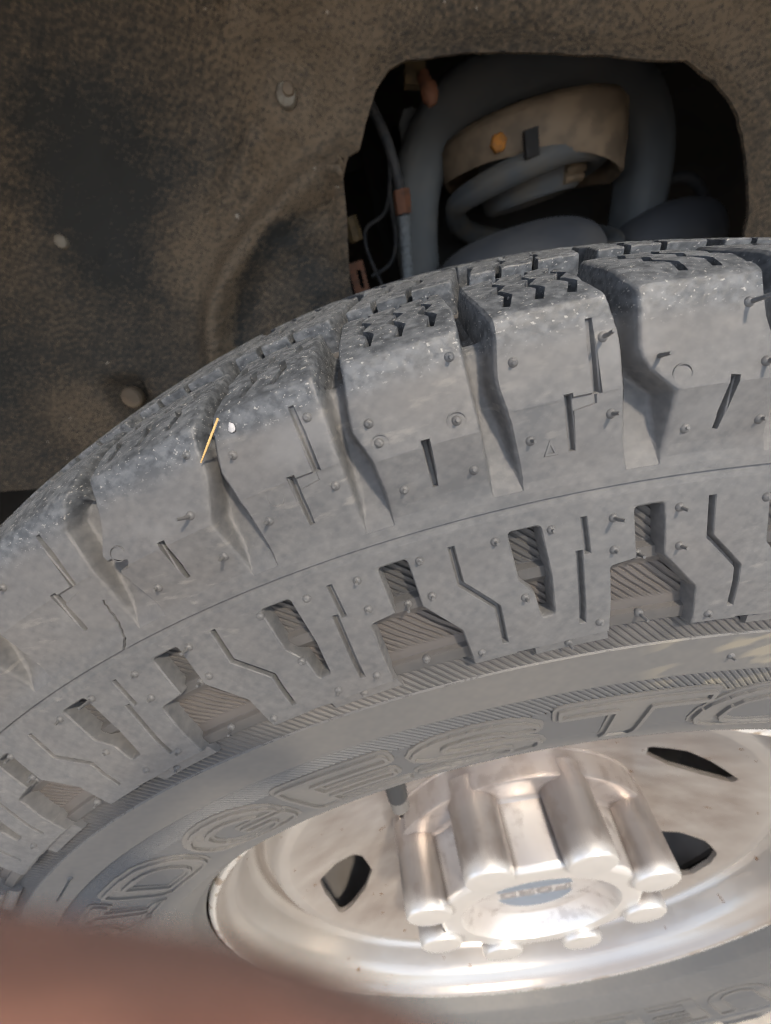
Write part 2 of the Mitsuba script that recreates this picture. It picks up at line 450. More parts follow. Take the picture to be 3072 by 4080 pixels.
T2L = {1: [(60, 3.6), (105, 3.1), (121, 2.88), (129, 2.96), (132, 3.2), (140, 3.3), (156, 3.4)],
       0: [(60, 4.35), (105, 3.87), (120, 3.6), (139, 3.62), (156, 3.64)],
       -1: [(60, 5.6), (113, 5.5), (123, 5.13), (129, 5.12), (140, 4.5), (156, 4.72)]}
T2R = {1: [(60, 4.5), (99, 4.0), (121, 3.85), (131, 3.8), (140, 4.1), (156, 4.4)],
       0: [(60, 5.1), (70, 5.03), (99, 4.51), (108, 4.43), (121, 4.54), (124, 4.47), (131, 4.31), (140, 4.53), (156, 4.68)],
       -1: [(60, 6.5), (113, 6.14), (125, 5.59), (130, 5.42), (141, 5.64), (156, 5.75)]}


def lat(table, k, default):
    w = (ANCH[k + 1] - ANCH[k]) / 9.7 if k + 1 in ANCH else 1.02
    pts = table[k] if k in table else [(s, t * (w if t > 2 else 1)) for s, t in table[default]]
    return curve(pts, DEG, ANCH[k] if k in ANCH else ANCH[32] + _reg * (k - 32))


def ridge(hc, sc):
    a = np.array([(0, -1.1), (84, -1.1), (100, -.7), (118, -.1), (121, 0), (sc, hc), (sc + .6, hc - .15), (153, .1), (156.5, .45), (170, .6)], float)
    return lambda s: float(np.interp(s, a[:, 0], a[:, 1]))


topA, topB = ridge(3.1, 139.8), ridge(1.3, 137.5)


def gdepth(s):
    return float(np.interp(s, [0, 112, 119, 121, 135, 149, 155.5], [9.5, 9.5, 8.8, 6.4, 5.2, 2.6, -0.2]))


SL = np.unique(np.r_[np.arange(84, 158.0, 2.5), 118.0, 121.5, 137.5, 138.1, 139.8, 140.4, 156.0, 158.5])


def rag(v, amp, s_hi=124.0):
    """worn, torn rubber: pushes flat-space vertices about near the tread"""
    v = np.array(v, float)
    k = np.clip((s_hi - v[:, 1]) / 6.0, 0.0, 1) * np.clip((v[:, 2] + 4) / 3, 0, 1)
    q = v * np.array([.6, .6, .3])
    n = meshkit.fbm(q, 3, 3) - 0.5
    n2 = meshkit.fbm(q * 1.0 + 31.7, 3, 9) - 0.5
    v[:, 2] += k * amp * n
    v[:, 0] += k * amp * .9 * n2
    return v


def finish(flat, key, bsdf, length=2.2, amp=0.30, smooth=38):
    q = flat.refine_to_length(length).to_mesh()
    v = np.array(q.vert_properties[:, :3], float)
    v[:, 2] += 0.16 * (meshkit.fbm(v * .06, 2, 21) - .5)
    v = rag(v, amp)
    return put(key, (bend(v), np.array(q.tri_verts)[:, ::-1]), bsdf, smooth)


def zig(x0, s0, x1, s1, a=1.3, n=4):
    pts = []
    for i in range(n + 1):
        t = i / n
        pts.append((x0 + (x1 - x0) * t + (a if i % 2 else -a) * (0 < i < n), s0 + (s1 - s0) * t))
    return pts


def sipe(pts, w=1.75, d=6.5):
    q = LineString(pts).buffer(w / 2, cap_style=2, join_style=2)
    p = np.array(q.exterior.coords)[:-1]
    if not Polygon(p).exterior.is_ccw:
        p = p[::-1]
    return loft(p, [(-.15, -d), (0, -.25), (.8, 2.0)])


TY = 'truck_wheel__tyre'


def shoulder_pair(k, fine):
    a, w = ANCH[k], (ANCH[k + 1] - ANCH[k] if k + 1 in ANCH else _reg)
    g1L, g1R, g2L, g2R = lat(T1L, k, 1), lat(T1R, k, 1), lat(T2L, k, 0), lat(T2R, k, 0)
    kn = k + 1
    n1L, n1R = lat(T1L, kn, 1), lat(T1R, kn, 1)
    mid = lambda p, q: (lambda s: 0.5 * (p(s) + q(s)))
    m1, m2, m3_ = mid(g1L, g1R), mid(g2L, g2R), mid(n1L, n1R)
    bot = lambda s: -11.0
    A = strip(SL, m1, m2, topA, bot)
    B = strip(SL, m2, m3_, topB, bot)
    g1 = wall_groove(g1L, g1R, topB, topA, gdepth)
    g2 = wall_groove(g2L, g2R, topA, topB, gdepth)
    g3 = wall_groove(n1L, n1R, topB, topA, gdepth)
    A, B = A - g1 - g2, B - g2 - g3
    X = lambda th: th * DEG
    # slits of the side faces
    f = w / 9.7
    xa = a + (1.78 if k >= 0 else 2.23) * f
    A -= slit([(X(xa + .02), 138.6), (X(xa - .02 if k < 1 else xa - .3), 149.4)], 1.45, 2.3, 1.7, .25)
    xb = a + {-1: 7.89, -2: 8.1}.get(k, 7.36) * f
    B -= slit([(X(xb), 122.3), (X(xb + .05), 137.5)], 1.45, 1.25, .55, .25)
    xc = a + {-1: 7.08, -2: 7.3}.get(k, 6.5) * f
    B -= slit([(X(xc), 136.8), (X(xc + .0), 149.0)], 1.4, 1.5, .6, .25)
    # step between the two slits of block B: the face to the lower left drops back
    B -= loft(round_poly([(X(xc + .05), 137.6), (X(xb), 137.6), (X(xb), 139.6), (X(xc + .05), 140.4)], 0), [(-.1, .55), (.0, .75), (1.0, 3)])
    if fine:
        for t0, t1 in ((.95, .85), (2.25, 1.85), (3.35, 2.87)):
            if k == -1:
                t0, t1 = t0 * 1.25 + .6, t1 * 1.25 + .55
            A -= sipe(zig(X(a + t0), 81, X(a + t1), 114.5, 1.25, 6))
        for t0, t1 in ((6.1, 5.2), (7.2, 6.2), (8.25, 7.2)):
            if k == -1:
                t0, t1 = t0 * 1.08 + .6, t1 * 1.08 + .3
            B -= sipe(zig(X(a + t0), 81, X(a + t1), 115, 1.25, 6))
    if k == -1:      # torn corner of this block
        tear = [(-13.6, 137.2), (-13.05, 136.9), (-12.75, 138.3), (-12.5, 138.8), (-12.62, 140.0), (-13.0, 139.8), (-13.05, 141.5), (-12.95, 143.2), (-13.6, 143.4)]
        A -= loft(round_poly([(X(t), s) for t, s in tear], 0.1), [(-.2, -2.4), (0, .4), (.6, 4)])
    if k == -2:      # crack running down to the seam
        cr = [(-14.72, 144.6), (-14.78, 145.6), (-14.74, 146.4), (-14.83, 148.0), (-14.8, 149.2), (-14.88, 150.7), (-14.86, 151.6), (-14.96, 152.6), (-14.98, 153.8), (-15.06, 154.6),
              (-15.07, 156.0), (-15.2, 156.6), (-15.26, 157.3), (-15.5, 158.6)]
        B -= slit([(X(t), s) for t, s in cr], .5, 2.0, .1, .1)
    finish(A, TY + '__shoulder_block', 'rubber', 1.7 if fine else 4.5)
    kb = finish(B, TY + '__shoulder_block', 'rubber', 1.7 if fine else 4.5)
    if k == 0:       # the small moulded triangle
        tri = np.array([(X(2.66), 149.0), (X(3.16), 149.1), (X(2.91), 145.4)])
        p = tri[::-1] if not Polygon(tri).exterior.is_ccw else tri
        ring = loft(p, [(0, -1), (0, .62), (-.12, .75)]) - loft(offset_ring(p, -.62), [(0, -2), (0, .6), (.25, 1.2)])
        finish(ring, TY + '__moulded_triangle', 'rubber', 1.5, 0)


FINE = range(-4, 3)
for k in range(-4, 32):
    shoulder_pair(k, k in FINE)


# second and middle rows of the tread: a few blocks built, then turned round the wheel
def row_block(s0, s1, wdeg, slant, n_sipe):
    sl = np.arange(s0, s1 + .1, (s1 - s0) / 12)
    lf = lambda s: (-wdeg / 2) * DEG + slant * (s - s0) + 1.6 * ((s - s0) > (s1 - s0) * .45)
    rt = lambda s: (wdeg / 2) * DEG + slant * (s - s0) + 1.6 * ((s - s0) > (s1 - s0) * .45)
    q = strip(sl, lf, rt, lambda s: 0.0, lambda s: -11.0)
    edge = round_poly([(lf(s), s) for s in sl] + [(rt(s), s) for s in sl[::-1]], .6)
    q = loft(edge, [(.9, -11), (0, -.5), (-.5, 0)])
    for i in range(n_sipe):
        x = (-wdeg / 2 + wdeg * (i + 1) / (n_sipe + 1)) * DEG
        q -= sipe(zig(x + slant * -2, s0 - 2, x + slant * (s1 - s0 + 2), s1 + 2, 1.1, 5))
    return q


def turned_row(flat, angles, name):
    q = flat.refine_to_length(1.8).to_mesh()
    base = np.array(q.vert_properties[:, :3], float)
    tri = np.array(q.tri_verts)[:, ::-1]
    for i, ang in enumerate(angles):
        v = base.copy()
        v[:, 0] += ang * DEG
        near = -45 < ((ang + 180) % 360 - 180) < 22
        if near:
            put(name, (bend(rag(v, .5)), tri), 'rubber', 38)
        else:
            if 'far' not in turned_row.__dict__ or turned_row.far[0] is not flat:
                turned_row.far = (flat, mikit.ply(trimesh.Trimesh(up(bend(rag(base, .5))), tri, process=False), 'rubber', smooth=38))
            key = numbered(name)
            scene[key] = {**turned_row.far[1], 'to_world': T().translate([0, 0, ZC]).rotate([0, 1, 0], float(ang)).translate([0, 0, -ZC])}


NB = 68
turned_row(row_block(35, 73.5, 360 / NB - .75, -.28, 2), [360 / NB * i + 1.1 for i in range(NB)], TY + '__inner_tread_block')
turned_row(row_block(-17, 28, 360 / NB - .8, .2, 2), [360 / NB * i - 1.0 for i in range(NB)], TY + '__middle_tread_block')


# plates of the upper sidewall
def plate(k, fine):
    a = ANCH[k]
    an = ANCH[k + 1] if k + 1 in ANCH else ANCH[32] + _reg
    w = an - a
    f = w / 9.7
    X = lambda t: (a + t * f) * DEG
    P = lambda pts: [(X(t), s) for t, s in pts]
    x0, x1 = a - .55, an - .55
    sl = np.unique(np.r_[np.arange(158.0, 204, 3), 160, 203.5])
    q = strip(sl, lambda s: x0 * DEG, lambda s: x1 * DEG, lambda s: float(np.interp(s, [158, 159.2, 161, 300], [-.45, -.35, -.05, 0])), lambda s: -6.5)
    # open recess, left and right halves (each is cut whole; the split line lies inside it)
    for b in (0.0, w / f):
        q -= cutter([(X(b - 1.12), 164.7), (X(b - .02), 164.7), (X(b), 178), (X(b + 1.30), 187.3), (X(b + 1.42), 199.0), (X(b + 1.42), 206), (X(b - 1.9), 206), (X(b - 2.0), 204),
                     (X(b - 2.18), 196.9), (X(b - 2.1), 178.6), (X(b - 1.08), 177.6)], 6.0, r=.9)
    # lower edge, and the lower tab that stands back a little
    q -= cutter([(X(1.2), 199.0), (X(4.1), 198.5), (X(4.1), 212), (X(1.2), 212)], 7.5, r=0, c=.7)
    q -= cutter([(X(3.9), 198.6), (X(8.3), 197.0), (X(8.3), 212), (X(3.9), 212)], 1.9, r=0, draft=.1, c=.7)
    q -= cutter([(X(3.9), 202.9), (X(8.3), 201.7), (X(8.3), 212), (X(3.9), 212)], 7.5, top=-1.9, r=0, c=.6)
    q -= cutter([(X(3.4), 198.2), (X(4.28), 198.2), (X(4.46), 212), (X(3.4), 212)], 7.5, top=-.2, r=0)
    # closed pocket
    q -= cutter([(X(3.88), 164.8), (X(5.09), 164.8), (X(5.24), 178), (X(5.18), 188.2), (X(4.66), 188.5), (X(4.52), 181.7), (X(4.0), 177.2)], 6.0, r=.9)
    # zig-zag slit and stepped slit
    q -= slit(P([(1.72, 164.7), (1.72, 174.6), (2.93, 183.0), (2.94, 193.9)]), 1.45, 1.8)
    q -= slit(P([(6.70, 164.9), (6.74, 174.0)]), 1.35, 1.5)
    q -= slit(P([(6.42, 173.0), (6.33, 192.7)]), 1.55, 1.8)
    finish(q, TY + '__sidewall_plate', 'rubber', 2.0 if fine else 5, 0)


for k in range(-4, 32):
    plate(k, k in FINE)


# carcass: grooves' floor, recesses with ribs, smooth band, ribbed band, lower sidewall and bead
def saw(th, s):
    f = np.mod((th - .174 * (s - 200)) / .42, 1.0)
    return -np.clip(1 - np.abs((f - .82) / .18), 0, 1) + .35 * np.clip(f / .64, 0, 1) * (f < .64)


HS = np.array([(-200, -9.5), (116, -9.5), (121, -9.5), (140, -8), (158, -7.5), (164, -4.6), (175.2, -4.7), (176.2, -3.0), (179.0, -3.0), (181.0, -4.7), (191.5, -4.6), (194.0, -4.2),
               (194.6, -2.9), (198.2, -2.9), (199.2, -4.2), (206.3, -2.45), (206.7, -2.0), (221.6, -2.0), (222.1, -2.7), (234, -2.8), (255, -2.4), (285, -1.0), (310, -1)], float)


def carc(th, s):
    h = np.interp(s, HS[:, 0], HS[:, 1])
    m = ((s > 164.5) & (s < 175)) | ((s > 181.5) & (s < 191)) | ((s > 199.3) & (s < 206.2)) | ((s > 222.2) & (s < 236))
    amp = np.where(s > 222, .55, .6) * np.clip((236.5 - s) / 3, 0, 1)
    return h + m * amp * saw(th, s)


def grid(ths, sl, shear=0.0):
    A, B = np.meshgrid(ths, sl, indexing='ij')
    A = A + shear * (B - 200)             # the ribs run along the mesh lines
    H = carc(A, B)
    v = bend(np.stack([A.ravel() * DEG, B.ravel(), H.ravel()], 1))
    n, m = A.shape
    i, j = np.meshgrid(np.arange(n - 1), np.arange(m - 1), indexing='ij')
    q = (i * m + j).ravel()
    f = np.vstack([np.c_[q, q + m, q + m + 1], np.c_[q, q + m + 1, q + 1]])
    return trimesh.Trimesh(v, f[:, ::-1], process=False)


th_mid = np.unique(np.r_[np.arange(-64, 46, .06), np.arange(46, 296, .5), 296])
s_mid = np.unique(np.r_[np.arange(160, 233.5, .75), HS[(HS[:, 0] > 160) & (HS[:, 0] < 233), 0], 222.15, 199.25])
th_low = np.arange(-64, 296.01, .5)
inner = []
for (y, r) in ((.2155, .405), (.236, .37), (.246, .33), (.246, .30), (.236, .27), (.218, .245), (.20, .236)):
    inner.append((y, r))
ri = np.array(inner)
tt = np.radians(np.arange(0, 360.1, 2))
iv = np.stack([np.outer(np.sin(tt), ri[:, 1]), np.tile(ri[:, 0], (len(tt), 1)), np.outer(np.cos(tt), ri[:, 1])], -1).reshape(-1, 3)
m_ = len(ri)
ii, jj = np.meshgrid(np.arange(len(tt) - 1), np.arange(m_ - 1), indexing='ij')
qq = (ii * m_ + jj).ravel()
inner_wall = trimesh.Trimesh(iv, np.vstack([np.c_[qq, qq + m_, qq + m_ + 1], np.c_[qq, qq + m_ + 1, qq + 1]]), process=False)
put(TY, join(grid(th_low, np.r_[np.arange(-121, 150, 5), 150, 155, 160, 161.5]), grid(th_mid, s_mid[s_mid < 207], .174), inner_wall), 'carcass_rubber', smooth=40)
put(TY + '__lower_sidewall', join(grid(th_mid, s_mid[s_mid > 206.1], .174), grid(np.arange(-64, 296.01, .3), np.r_[np.arange(232.5, 303.5, 1.5)])), 'sidewall_rubber', smooth=40,
    label='smooth grey lower sidewall with a finely ribbed ring')


# raised lettering
def glyph(ch):
    q = meshkit.text_mesh(ch, 1.0, .1, bold=True)
    t = q.triangles[q.face_normals[:, 2] < -.9][:, :, :2]
    g = unary_union([Polygon(x).buffer(.004) for x in t])
    x0, y0, x1, y1 = g.bounds
    return affinity.scale(affinity.translate(g, -x0, -y0), 1 / (x1 - x0), 1 / (y1 - y0), origin=(0, 0))


def prism(geom, levels):
    out = m3.Manifold()
    for g in getattr(geom, 'geoms', [geom]):
        if g.geom_type != 'Polygon' or g.area < .3:
            continue
        cs = [np.array(g.exterior.simplify(.08).coords)[:-1]] + [np.array(r.simplify(.08).coords)[:-1] for r in g.interiors]
        c = m3.CrossSection(cs, m3.FillRule.EvenOdd)
        out = out + m3.Manifold.extrude(c, levels[1] - levels[0]).translate([0, 0, levels[0]])
    return out


def letter(ch, t0, t1, R0, R1, b=2.4):
    """outlined letter between the angles t0, t1 and the radii R0 (foot) and R1 (head)"""
    s0, s1 = s_of_R(R0), s_of_R(R1)
    w, h = (t1 - t0) * DEG - 2 * b, (s0 - s1) - 2 * b * .7
    g = affinity.scale(glyph(ch), w, h, origin=(0, 0))
    g = affinity.translate(affinity.scale(g, 1, -1, origin=(0, 0)), t0 * DEG + b, s0 - b * .7)
    back = g.buffer(b, join_style=1).simplify(.1)
    edge = g.buffer(.5).difference(g.buffer(-1.15))
    q = prism(back, (-5, -2.2)) + prism(edge, (-5, -1.35))
    finish(q, TY + '__raised_letter', 'letter_rubber', 2.5, 0, smooth=30)


for ch, t0, t1 in (('B', -63.2, -54.2), ('R', -53.6, -45.4), ('I', -44.9, -40.0), ('D', -38.6, -28.4), ('G', -27.4, -17.6), ('E', -16.8, -8.0), ('S', -7.7, 2.0), ('T', 2.2, 12.2),
                   ('O', 11.6, 21.6), ('N', 22.2, 31.6), ('E', 32.4, 41.0)):
    letter(ch, t0, t1, .2650, .2975)
for ch, t0, t1 in (('D', 122.5, 135.0), ('U', 137.0, 150.2), ('E', 151.6, 162.8), ('L', 164.2, 174.5), ('E', 176.0, 187), ('R', 188.5, 201)):
    letter(ch, t0, t1, .2570, .2905)


# rubber nubs left by the mould vents
def tube(pts, rad, sides=10, caps=True):
    p = np.asarray(pts, float)
    rad = np.broadcast_to(rad, (len(p),))
    t = np.gradient(p, axis=0)
    t /= np.linalg.norm(t, axis=1, keepdims=True) + 1e-12
    u = np.cross(t[0], [0.3, 0.9, 0.2])
    u /= np.linalg.norm(u)
    secs = []
    ang = np.arange(sides) * 2 * np.pi / sides
    for i in range(len(p)):
        u = u - t[i] * np.dot(u, t[i])
        u /= np.linalg.norm(u)
        w = np.cross(t[i], u)
        secs.append(p[i] + rad[i] * (np.cos(ang)[:, None] * u + np.sin(ang)[:, None] * w))
    v, f, n, k = rings(secs)
    if caps:
        v = np.vstack([v, p[0], p[-1]])
        for j in range(n):
            f += [(len(v) - 2, (j + 1) % n, j), (len(v) - 1, (k - 1) * n + j, (k - 1) * n + (j + 1) % n)]
    return trimesh.Trimesh(v, f, process=False)


NUBS = [(6.41, 132.4), (9.17, 124.4), (9.59, 136.5), (4.86, 126.6), (2.12, 127.7), (4.95, 142.5), (2.29, 144.7), (7.31, 148.3), (9.78, 148.3), (0.27, 147.9), (0.49, 166.1), (2.61, 166.3),
        (4.91, 166.4), (4.87, 174.3), (7.35, 166.4), (7.39, 175.9), (10.57, 166.5), (0.29, 123.3), (-2.64, 131.6), (-2.5, 136.2), (0.04, 136.4), (-2.18, 147.9), (-7.23, 127.5), (-4.45, 125.9),
        (-4.39, 142.2), (-7.09, 144.5), (-9.24, 148.1), (-4.99, 166.0), (-2.43, 165.9), (-2.38, 175.6), (-8.69, 123.3), (-9.46, 136.0), (-12.29, 148.2), (-9.3, 166.1), (-12.87, 166.1),
        (-15.94, 166.1), (-18.06, 128.1), (4.19, 193.4), (8.89, 195.8), (-5.01, 174.1), (1.23, 182.1), (-1.02, 195.2), (-5.87, 193.3), (-7.17, 166.1), (-8.66, 181.9), (-12.89, 175.9),
        (-11.5, 195.8), (-7.85, 194.1), (-18.72, 166.1), (-21.04, 166.2), (-16.06, 174.3), (-20.45, 182.1), (-19.59, 193.9), (-25.44, 166.3), (-25.56, 175.6), (-17.12, 193.1),
        (-24.0, 195.0), (-22.4, 148.0), (-27.6, 166.2), (-30.2, 166.0), (-32.5, 181.5), (-31.0, 193.5)]
LOW = [(6.17, 194.9, -2.7), (6.05, 177.6, -3.1), (-3.47, 177.4, -3.1), (-3.54, 195.2, -2.7), (-6.98, 199.9, -1.9), (-13.89, 177.7, -3.1), (-14.21, 195.3, -2.7), (-18.63, 200.0, -1.9),
       (-26.49, 177.5, -3.1), (2.95, 200.2, -1.9), (-35.13, 214.2, -2.0), (11.35, 215.2, -2.0)]
LONG = {(6.41, 132.4): 5.0, (9.17, 124.4): 5.5, (9.59, 136.5): 5.0, (4.86, 126.6): 4.5, (4.95, 142.5): 3.2, (4.91, 166.4): 4.5, (2.29, 144.7): 2.2, (-35.13, 214.2): 7.0, (7.39, 175.9): 2.6, (7.35, 166.4): 2.6,
        (-9.46, 136.0): 4.5, (-7.09, 144.5): 2.6, (-9.24, 148.1): 3.4, (6.17, 194.9): 3.2, (-3.47, 177.4): 3.4, (-12.87, 166.1): 3.4, (-18.72, 166.1): 4.0, (-14.21, 195.3): 3.0, (6.05, 177.6): 3.0}
rng = np.random.default_rng(5)
for q in NUBS + LOW:
    th, s = q[0], q[1]
    if len(q) == 3:
        h0 = q[2]
    else:
        h0 = 0.0
        if s < 157:
            u = [(t - ANCH[k]) / (ANCH[k + 1] - ANCH[k]) for t in (th,) for k in range(-4, 3) if ANCH[k] - .3 <= th < ANCH[k + 1] - .3]
            h0 = (topA if u and u[0] < .43 else topB)(s)
    b = bend([(th * DEG, s, h0)])[0]
    n = bend_n(th, s)
    L = LONG.get(q[:2], rng.uniform(.9, 2.2)) * .001
    side = np.cross(n, [0.1, .2, 1.0])
    side /= np.linalg.norm(side)
    bendv = side * rng.uniform(-.25, .25) + np.cross(n, side) * rng.uniform(-.25, .25)
    ball = trimesh.creation.icosphere(2, .00115)
    ball.apply_translation(b - n * .0003)
    st = tube([b - n * .0005, b + n * L * .5 + bendv * L * .15, b + n * L + bendv * L * .6], [.00058, .00046, .00040], 8)
    put(TY + '__rubber_nub', join(ball, st), 'rubber', smooth=50)
for th, s in ((7.04, 136.7), (-2.47, 136.3), (0.04, 136.4), (-6.51, 140.1), (-12.7, 136.3)):
    ang = np.arange(33) * 2 * np.pi / 32
    h0 = topA(s) if s < 139 else topB(s)
    v = [bend(np.stack([th * DEG + r * np.cos(ang), s + r * np.sin(ang), np.full(33, h0 + h)], 1)) for r, h in ((1.75, -.3), (1.8, .14), (2.05, .14), (2.1, -.3))]
    vv, ff, n_, k_ = rings(v)
    put(TY + '__moulded_ring', (vv, np.array(ff)), 'rubber', smooth=40)

# ------------------------------------------------------------------ rim
RIM = 'truck_wheel__rim'
tag('truck_wheel', 'worn black truck tyre on a tarnished silver eight lug steel wheel', 'wheel')


def to_axis(q):
    """Manifold with its axis along z -> axis along the scene's y"""
    return q.transform(np.array([[1, 0, 0, 0], [0, 0, 1, 0], [0, -1, 0, 0]], float))


def revolve(poly, seg=256):
    return to_axis(m3.Manifold.revolve(m3.CrossSection([np.asarray(poly, float)], m3.FillRule.NonZero), seg))


def smooth_path(pts, n=6):
    from scipy.interpolate import PchipInterpolator
    p = np.array(pts, float)
    t = np.r_[0, np.cumsum(np.linalg.norm(np.diff(p, axis=0), axis=1))]
    u = np.linspace(0, t[-1], n * len(p))
    return np.stack([PchipInterpolator(t, p[:, 0])(u), PchipInterpolator(t, p[:, 1])(u)], 1)


bar = [(.2362, .0085), (.2356, .0030), (.2345, .0008), (.2332, .0000), (.2319, .0010), (.2302, .0050), (.2272, .0095), (.2242, .0130), (.2226, .0180), (.2216, .0240), (.2205, .0305), (.2170, .0372),
       (.2125, .0408), (.2075, .0400), (.2025, .0360), (.1985, .0308), (.1945, .0288), (.1900, .0290), (.1840, .0312), (.1720, .0362), (.1550, .0426), (.1400, .0480), (.1240, .0535), (.1053, .0605), (.0850, .0640), (.0550, .0640)]
sec = LineString(smooth_path(bar, 8)).buffer(.0016, quad_segs=3)
# shift so that the drawn path is the visible face
sec = affinity.translate(sec, 0, .0014)
rim = revolve(np.array(sec.exterior.simplify(.00004).coords)[:-1], 256)


def hole(th, R, p=None, r=.005):
    """rounded four-cornered hand hole"""
    p = np.array(p) if p is not None else np.array([(.035, -.004), (.031, -.018), (.018, -.0215), (-.012, -.0195), (-.0297, -.0065), (-.0395, .010), (-.0400, .0195), (-.034, .0215), (.0045, .0185), (.0275, .0135)])
    p = round_poly(p, r, 6, 1e-5)
    a = math.radians(th)
    er, et = np.array([math.sin(a), math.cos(a)]), np.array([math.cos(a), -math.sin(a)])
    xy = er * R + p[:, :1] * et + p[:, 1:] * er         # (x, z)
    xy = np.c_[xy[:, 0], -xy[:, 1]]
    if not Polygon(xy).exterior.is_ccw:
        xy = xy[::-1]
    return to_axis(m3.Manifold.extrude(m3.CrossSection([xy], m3.FillRule.NonZero), .06).translate([0, 0, .02]))


for th in (-94.0, 176, -150):
    rim = rim - hole(th, .1555)
rim = rim - hole(122.0, .1560, [(.036, -.006), (.028, -.021), (.012, -.026), (-.018, -.024), (-.030, -.012), (-.0340, .006), (-.026, .0205), (-.010, .0250), (.014, .0245), (.030, .0150)], .006)
rim = rim - hole(60.0, .1505, [(-.0354, -.0130), (-.0270, -.0030), (-.0185, .0050), (.003, .0110), (.0370, .0160), (.0425, .0105), (.026, -.0035), (.008, -.0150), (-.018, -.0205)], .003)
put(RIM, rim, 'rim_metal', smooth=50)
# back of the wheel: dark barrel and drum behind the holes
barrel = revolve([(.195, .045), (.200, .20), (.205, .20), (.2, .043)], 96)
put(RIM + '__barrel', barrel, 'brake_steel', smooth=40)
put('truck_wheel__brake_disc', revolve([(.03, .095), (.175, .095), (.175, .120), (.03, .120)], 96), 'brake_steel', smooth=40)

# hub cap
HC = 'truck_wheel__hub_cap'
LUG0 = -19.18
capsec = [(.0, .066), (.1056, .0640), (.1056, .0595), (.1048, .0590), (.1046, .0440), (.1036, .0412), (.1015, .0402), (.0860, .0395), (.0, .0395)]
cap = revolve(capsec, 160)
octo = []
for R, y in ((.0840, .0405), (.0805, .0375), (.0762, .0040), (.0745, .0008), (.0720, -.0003)):
    a = np.radians(LUG0 + np.arange(8) * 45.0)
    Rc = R / math.cos(math.pi / 8)
    octo.append(np.stack([Rc * np.sin(a), np.full(8, y), Rc * np.cos(a)], 1))
cap = cap + sweep_solid(octo, [0, 2])
cap = cap - revolve([(0, -.01), (.0612, -.01), (.0596, -.0004), (.0588, .0010), (.0560, .0060), (.0500, .0118), (.0475, .0128), (.0, .0128)], 128)
slot = m3.Manifold.cube([.016, .02, .010], True).rotate([0, 34, 0])
a = math.radians(-57)
cap = cap - slot.translate([.104 * math.sin(a), .052, .104 * math.cos(a)])
for i in range(8):
    a = math.radians(LUG0 + 45 * i)
    # leave room for the covers that sit on top
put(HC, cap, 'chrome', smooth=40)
lug_sec = [(0, .052), (.0180, .052), (.0178, .041), (.0170, .004), (.0166, -.0010), (.0157, -.0028), (.0135, -.0037), (.0, -.0039)]
for i in range(8):
    a = math.radians(LUG0 + 45 * i)
    q = m3.Manifold.revolve(m3.CrossSection([np.array(lug_sec)[::-1]], m3.FillRule.NonZero), 48)
    q = to_axis(q).translate([.0858 * math.sin(a), 0, .0858 * math.cos(a)])
    q = q.to_mesh()
    v = np.array(q.vert_properties[:, :3], float)
    v += np.outer((v[:, 1] + .004) / .045 * .0022, [math.sin(a), 0, math.cos(a)])
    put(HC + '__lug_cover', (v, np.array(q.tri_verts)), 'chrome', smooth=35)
put(HC + '__badge', revolve([(0, .0140), (.0330, .0140), (.0330, .0120), (.0318, .0114), (0, .0114)], 96), 'chrome', smooth=30, label='round badge with a lettered band')


def xz_prism(geom, y0, y1):
    out = m3.Manifold()
    for g in getattr(geom, 'geoms', [geom]):
        cs = [np.array(g.exterior.coords)[:-1] * [1, -1]] + [np.array(r.coords)[:-1] * [1, -1] for r in g.interiors]
        out = out + m3.Manifold.extrude(m3.CrossSection(cs, m3.FillRule.EvenOdd), y1 - y0).translate([0, 0, y0])
    return to_axis(out)


disc = Point(0, 0).buffer(.0298, quad_segs=24)
rot = lambda g: affinity.rotate(g, -2, origin=(0, 0))
for band in (sbox(-.04, .0062, .04, .04), sbox(-.04, -.04, .04, -.0072)):
    put(HC + '__badge__blue_field', xz_prism(rot(disc.intersection(band)), .0111, .0125), 'badge_blue', smooth=30)
for i, ch in enumerate('FORD'):
    g = affinity.scale(glyph(ch), .0118, .0098, origin=(0, 0))
    g = affinity.translate(g, -.0270 + i * .0140, -.0049)
    g = g.buffer(.0002).difference(g.buffer(-.0008))
    g = rot(affinity.rotate(g, 180, origin=(0, 0)))
    put(HC + '__badge__badge_letter', xz_prism(affinity.translate(g, 0, -.0005), .0109, .0125), 'badge_letter_paint', smooth=30)

# valve stem and clip-on weight
VS = 'truck_wheel__valve_stem'


def pol(th, R, y):
    a = math.radians(th)
    return np.array([R * math.sin(a), y, R * math.cos(a)])


v0, v1 = pol(-16.6, .2155, .0185), pol(-19.3, .1905, .0085)
dv = (v1 - v0) / np.linalg.norm(v1 - v0)
put(VS, tube([v0 - dv * .004, v0, v0 + dv * .004, v1 - dv * .008, v1 - dv * .002], [.0075, .0075, .0068, .0058, .0055], 20), 'black_rubber', smooth=35)
put(VS + '__valve_cap', tube([v1 - dv * .0025, v1 + dv * .0045, v1 + dv * .0055], [.0052, .0050, .0038], 16), 'brass', smooth=30)
wsec = []
for th in np.linspace(25.5, 46, 12):
    e = 1 - .35 * (abs((th - 36) / 10.5)) ** 6
    c = [(.2334, -.0026), (.2262, -.0012), (.2212, .0085), (.2190, .0150), (.2215, .0165), (.2262, .0110), (.2310, .0050)]
    m = np.mean(c, 0)
    wsec.append(np.array([pol(th, *(m + (np.array(x) - m) * e)) for x in c]))
wv, wf, wn, wk = rings(wsec)
wt = trimesh.Trimesh(wv, wf, process=False)
